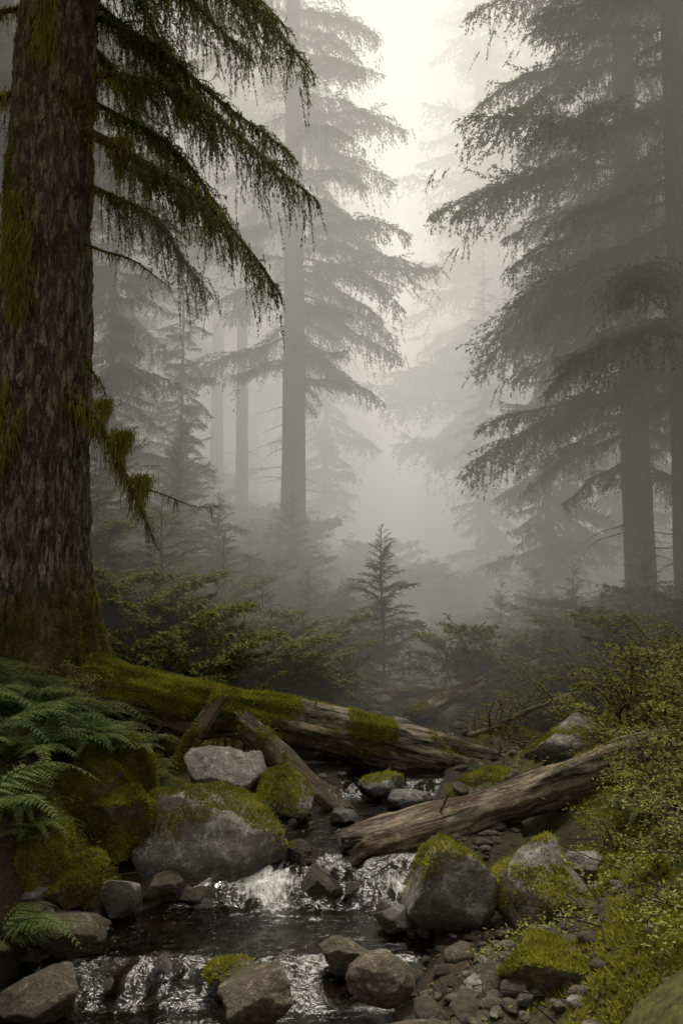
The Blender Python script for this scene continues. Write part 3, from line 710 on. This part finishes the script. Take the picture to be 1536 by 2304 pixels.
# ferns
def fern(name,seed,nf=11,L=.55):
    rg=np.random.default_rng(seed); g=G()
    for f in range(nf):
        az=f*6.28/nf+rg.normal()*.25; l=L*rg.uniform(.6,1.15); up=rg.uniform(.4,1.1)
        n=22; s=np.linspace(0,1,n); A=np.stack([l*s,.06*l*np.sin(s*3+f),l*(up*s-up*.95*s*s)],1)
        V,F=tube(A,np.linspace(.004,.0012,n),4); g.add(xf(V,az,(0,0,0)),F,0)
        T=nrm(np.gradient(A,axis=0)); P=[];D=[];LL=[];WW=[]
        for k in range(3,n):
            pl=l*.30*math.sin(min(1,(s[k]+.12)*1.25)*math.pi*.93)**.8*(1-s[k])**.35+.008
            for sd in (-1,1):
                d=nrm(np.array([T[k,0]*.35,sd*.9,T[k,2]*.35-.18+rg.normal()*.08]))
                m=9
                for j in range(m):
                    q=(j+.5)/m; base=A[k]+d*pl*q-Z3*.15*pl*q*q
                    for e in (-1,1):
                        P.append(base); D.append(nrm(d*.55+T[k]*e*.8)); LL.append(pl*.22*(1-q*.75)+.004); WW.append(pl*.10*(1-q*.5)+.003)
                P.append(A[k]+d*pl*.3); D.append(d); LL.append(pl*.75); WW.append(.004)
        V,F=leaves(np.array(P),np.array(D),np.array(LL),np.array(WW),rg,.85)
        g.add(xf(V,az,(0,0,0)),F,1,np.full(len(V),rg.uniform(.0,.9)))
    return g.mesh(name,[M_twig,M_fern],(0,))
FN=[fern('fern_a',1),fern('fern_b',2,9,.65),fern('fern_c',3,13,.45)]
for x,y,k,s,r in [(-1.95,5.6,1,1,0),(-1.75,5.9,0,.9,1),(-1.85,5.2,2,1.1,2),(-2.2,6.1,1,1.1,3),(-1.9,6.6,0,1,4),(-1.6,4.3,1,.7,.6),(-1.78,4.5,1,1.0,1.6),(-1.65,6.3,2,.8,5),(-2.3,5.4,1,1,4.4),(-1.6,5.75,2,.8,4.4),
    (-1.5,6.0,2,.8,1),(-1.75,6.95,2,.9,2),(-2.3,7.1,0,1,2),(1.6,4.45,2,.7,1),(2.0,4.7,0,.8,2),(-2.4,6.8,0,1.1,1),(-1.95,7.0,2,.9,1),(-2.6,6.2,0,1.1,1),(-2.0,5.0,0,1,5),(2.1,6.1,2,.8,2),(1.8,5.5,2,.7,4),
    (-1.45,6.35,2,.8,2.4),(-1.3,6.15,2,.65,3.1),(-2.1,5.85,0,1,.4),(-2.45,5.9,2,1.2,.9),(1.95,4.2,2,.9,3)]:
    put('sword_fern',FN[k],x,y,r,s).location.z+=.08
for x,y,z,k,s,r in [(-1.5,5.45,.84,2,.8,1),(-1.3,5.6,.8,2,.65,2),(-1.75,5.35,.8,0,.75,3),(-1.75,4.8,.58,2,.8,5),(-1.55,5.65,.86,1,.6,4),(-1.6,4.75,.52,2,.6,1)]:
    obj('sword_fern',FN[k],(x,y,z),r,s)
# moss & ground cover on the banks
rg=np.random.default_rng(9)
gx=np.arange(-3.2,3.6,.06); gy=np.arange(3.4,9.4,.06); GX,GY=np.meshgrid(gx,gy)
V=np.stack([GX.ravel(),GY.ravel(),terr(GX,GY).ravel()],1); F=gridF(len(gy),len(gx))
g=G()
def gm(c,fn):
    d=np.abs(c[:,0]-I(c[:,1],CX))/I(c[:,1],HW)
    return sstep(1.25,1.7,d)*sstep(-.25,.15,fbm(c,1.9,31,4))*(c[:,2]>I(c[:,1],WL)+.07)*(.2+.8*(sstep(8.5,5,c[:,1])))
fn_,_=fnormals(V,F)
if fn_[:,2].mean()<0: F=F[:,::-1]
fuzz(g,V,F,gm,11000,rg,ln=.035,w=.011,m=0)
obj('bank_moss',g.mesh('bank_moss',[M_moss],()))
g=G(); q=20000
x=rg.uniform(-3.5,4.2,q); y=3.5+8*rg.random(q)**1.3; d=np.abs(x-I(y,CX))/I(y,HW); z=terr(x,y)
k=(d>1.5)&(z>I(y,WL)+.1)&(vnoise(np.stack([x,y,0*x],1),2.1,5)>-.15); P=np.stack([x,y,z+.01],1)[k]; P=np.repeat(P,5,0)+rg.normal(size=(k.sum()*5,3))*.02; P[:,2]+=rg.uniform(0,.07,len(P))
Vv,Ff=leaves(P,nrm(rg.normal(size=P.shape)*np.array([1,1,.35])+Z3*.2),rg.uniform(.012,.034,len(P)),rg.uniform(.007,.015,len(P)),rg,.6); g.add(Vv,Ff,0,np.repeat(rg.random(len(P)),4))
obj('ground_cover_plants',g.mesh('ground_cover_plants',[M_shrub],()))
g=G(); q=11000; x=rg.uniform(-3.5,4.2,q); y=3.5+8*rg.random(q)**1.3; z=terr(x,y); k=(z>I(y,WL)+.03); P=np.stack([x,y,z+.008],1)[k]
a=rg.random(len(P))*6.28; D=nrm(np.stack([np.cos(a),np.sin(a),rg.normal(size=len(P))*.25],1))
Vv,Ff=leaves(P,D,rg.uniform(.015,.045,len(P)),rg.uniform(.006,.018,len(P)),rg,.7); g.add(Vv,Ff,0,np.repeat(rg.random(len(P)),4))
k=rg.choice(len(P),1100); Q=P[k]; Vv,Ff=segs(Q,Q+D[k]*rg.uniform(.08,.4,(1100,1))+Z3*rg.uniform(0,.05,(1100,1)),.004,.002); g.add(Vv,Ff,1)
obj('forest_litter',g.mesh('forest_litter',[M_litter,M_twig],()))

# ------------------------------------------------------------ fog
m,nt=newmat('emissive_valley_fog'); n=N(nt)
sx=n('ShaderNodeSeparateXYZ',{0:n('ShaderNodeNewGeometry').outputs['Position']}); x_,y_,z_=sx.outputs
zz_=n.mr(z_,1,20,.32,1.5)  # painted glow: emission rises with height, standing in for skylit fog
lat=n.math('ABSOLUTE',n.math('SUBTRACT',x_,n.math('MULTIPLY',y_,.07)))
lt=n.mr(lat,0,10,1.0,.36)  # emission fades away from the valley axis, imitating shade under the canopy
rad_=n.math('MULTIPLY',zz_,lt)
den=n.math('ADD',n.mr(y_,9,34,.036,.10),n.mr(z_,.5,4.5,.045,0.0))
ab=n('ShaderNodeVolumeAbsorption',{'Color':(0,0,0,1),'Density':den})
fc=n.mix(n.mr(z_,2,20),(1.0,.975,.865),(1.0,.925,.80))  # glow tint painted warmer with height
em=n('ShaderNodeEmission',{'Color':fc,'Strength':n.math('MULTIPLY',rad_,den)})  # fog emits its own light instead of scattering sun and sky
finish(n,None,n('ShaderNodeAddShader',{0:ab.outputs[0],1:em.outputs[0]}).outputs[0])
m.cycles.volume_step_rate=1.0
import bmesh
bm=bmesh.new(); bmesh.ops.create_cube(bm,size=1); me=bpy.data.meshes.new('emissive_valley_fog'); bm.to_mesh(me); bm.free(); me.materials.append(m)
o=obj('emissive_valley_fog',me,(4,8.6+33,12)); o.scale=(70,66,28)

# ------------------------------------------------------------ sky, sun, camera
w=bpy.data.worlds.new('World'); S.world=w; w.use_nodes=True; nt=w.node_tree; nt.nodes.clear(); n=N(nt)
EL=math.radians(70)
sk=n('ShaderNodeTexSky',sky_type='NISHITA'); sk.sun_disc=False; sk.sun_elevation=EL; sk.sun_rotation=math.radians(5); sk.dust_density=6
hs=n('ShaderNodeHueSaturation',{'Saturation':.15,'Color':sk.outputs[0]})
mm=n('ShaderNodeMix',data_type='RGBA',blend_type='MULTIPLY'); mm.inputs[0].default_value=1; nt.links.new(hs.outputs[0],mm.inputs[6]); mm.inputs[7].default_value=(1,.945,.78,1)
bg=n('ShaderNodeBackground',{'Color':mm.outputs[2],'Strength':.15})
n('ShaderNodeOutputWorld',{'Surface':bg.outputs[0]})
su=bpy.data.lights.new('sun','SUN'); su.energy=4.6; su.angle=math.radians(18); su.color=(1,.93,.79)
so=bpy.data.objects.new('sun',su); S.collection.objects.link(so)
dirv=Vector((math.sin(math.radians(5))*math.cos(EL),math.cos(math.radians(5))*math.cos(EL),math.sin(EL)))
so.rotation_euler=dirv.to_track_quat('Z','Y').to_euler()
cam=bpy.data.cameras.new('camera'); co=bpy.data.objects.new('camera',cam); S.collection.objects.link(co)
co.location=(0,0,1.7); co.rotation_euler=(math.radians(90+5.7),0,0)
cam.sensor_fit='VERTICAL'; cam.sensor_height=36; cam.lens=18/math.tan(math.radians(30)); cam.clip_end=1000
S.camera=co
S.view_settings.view_transform='Standard'; S.view_settings.look='None'; S.view_settings.exposure=0
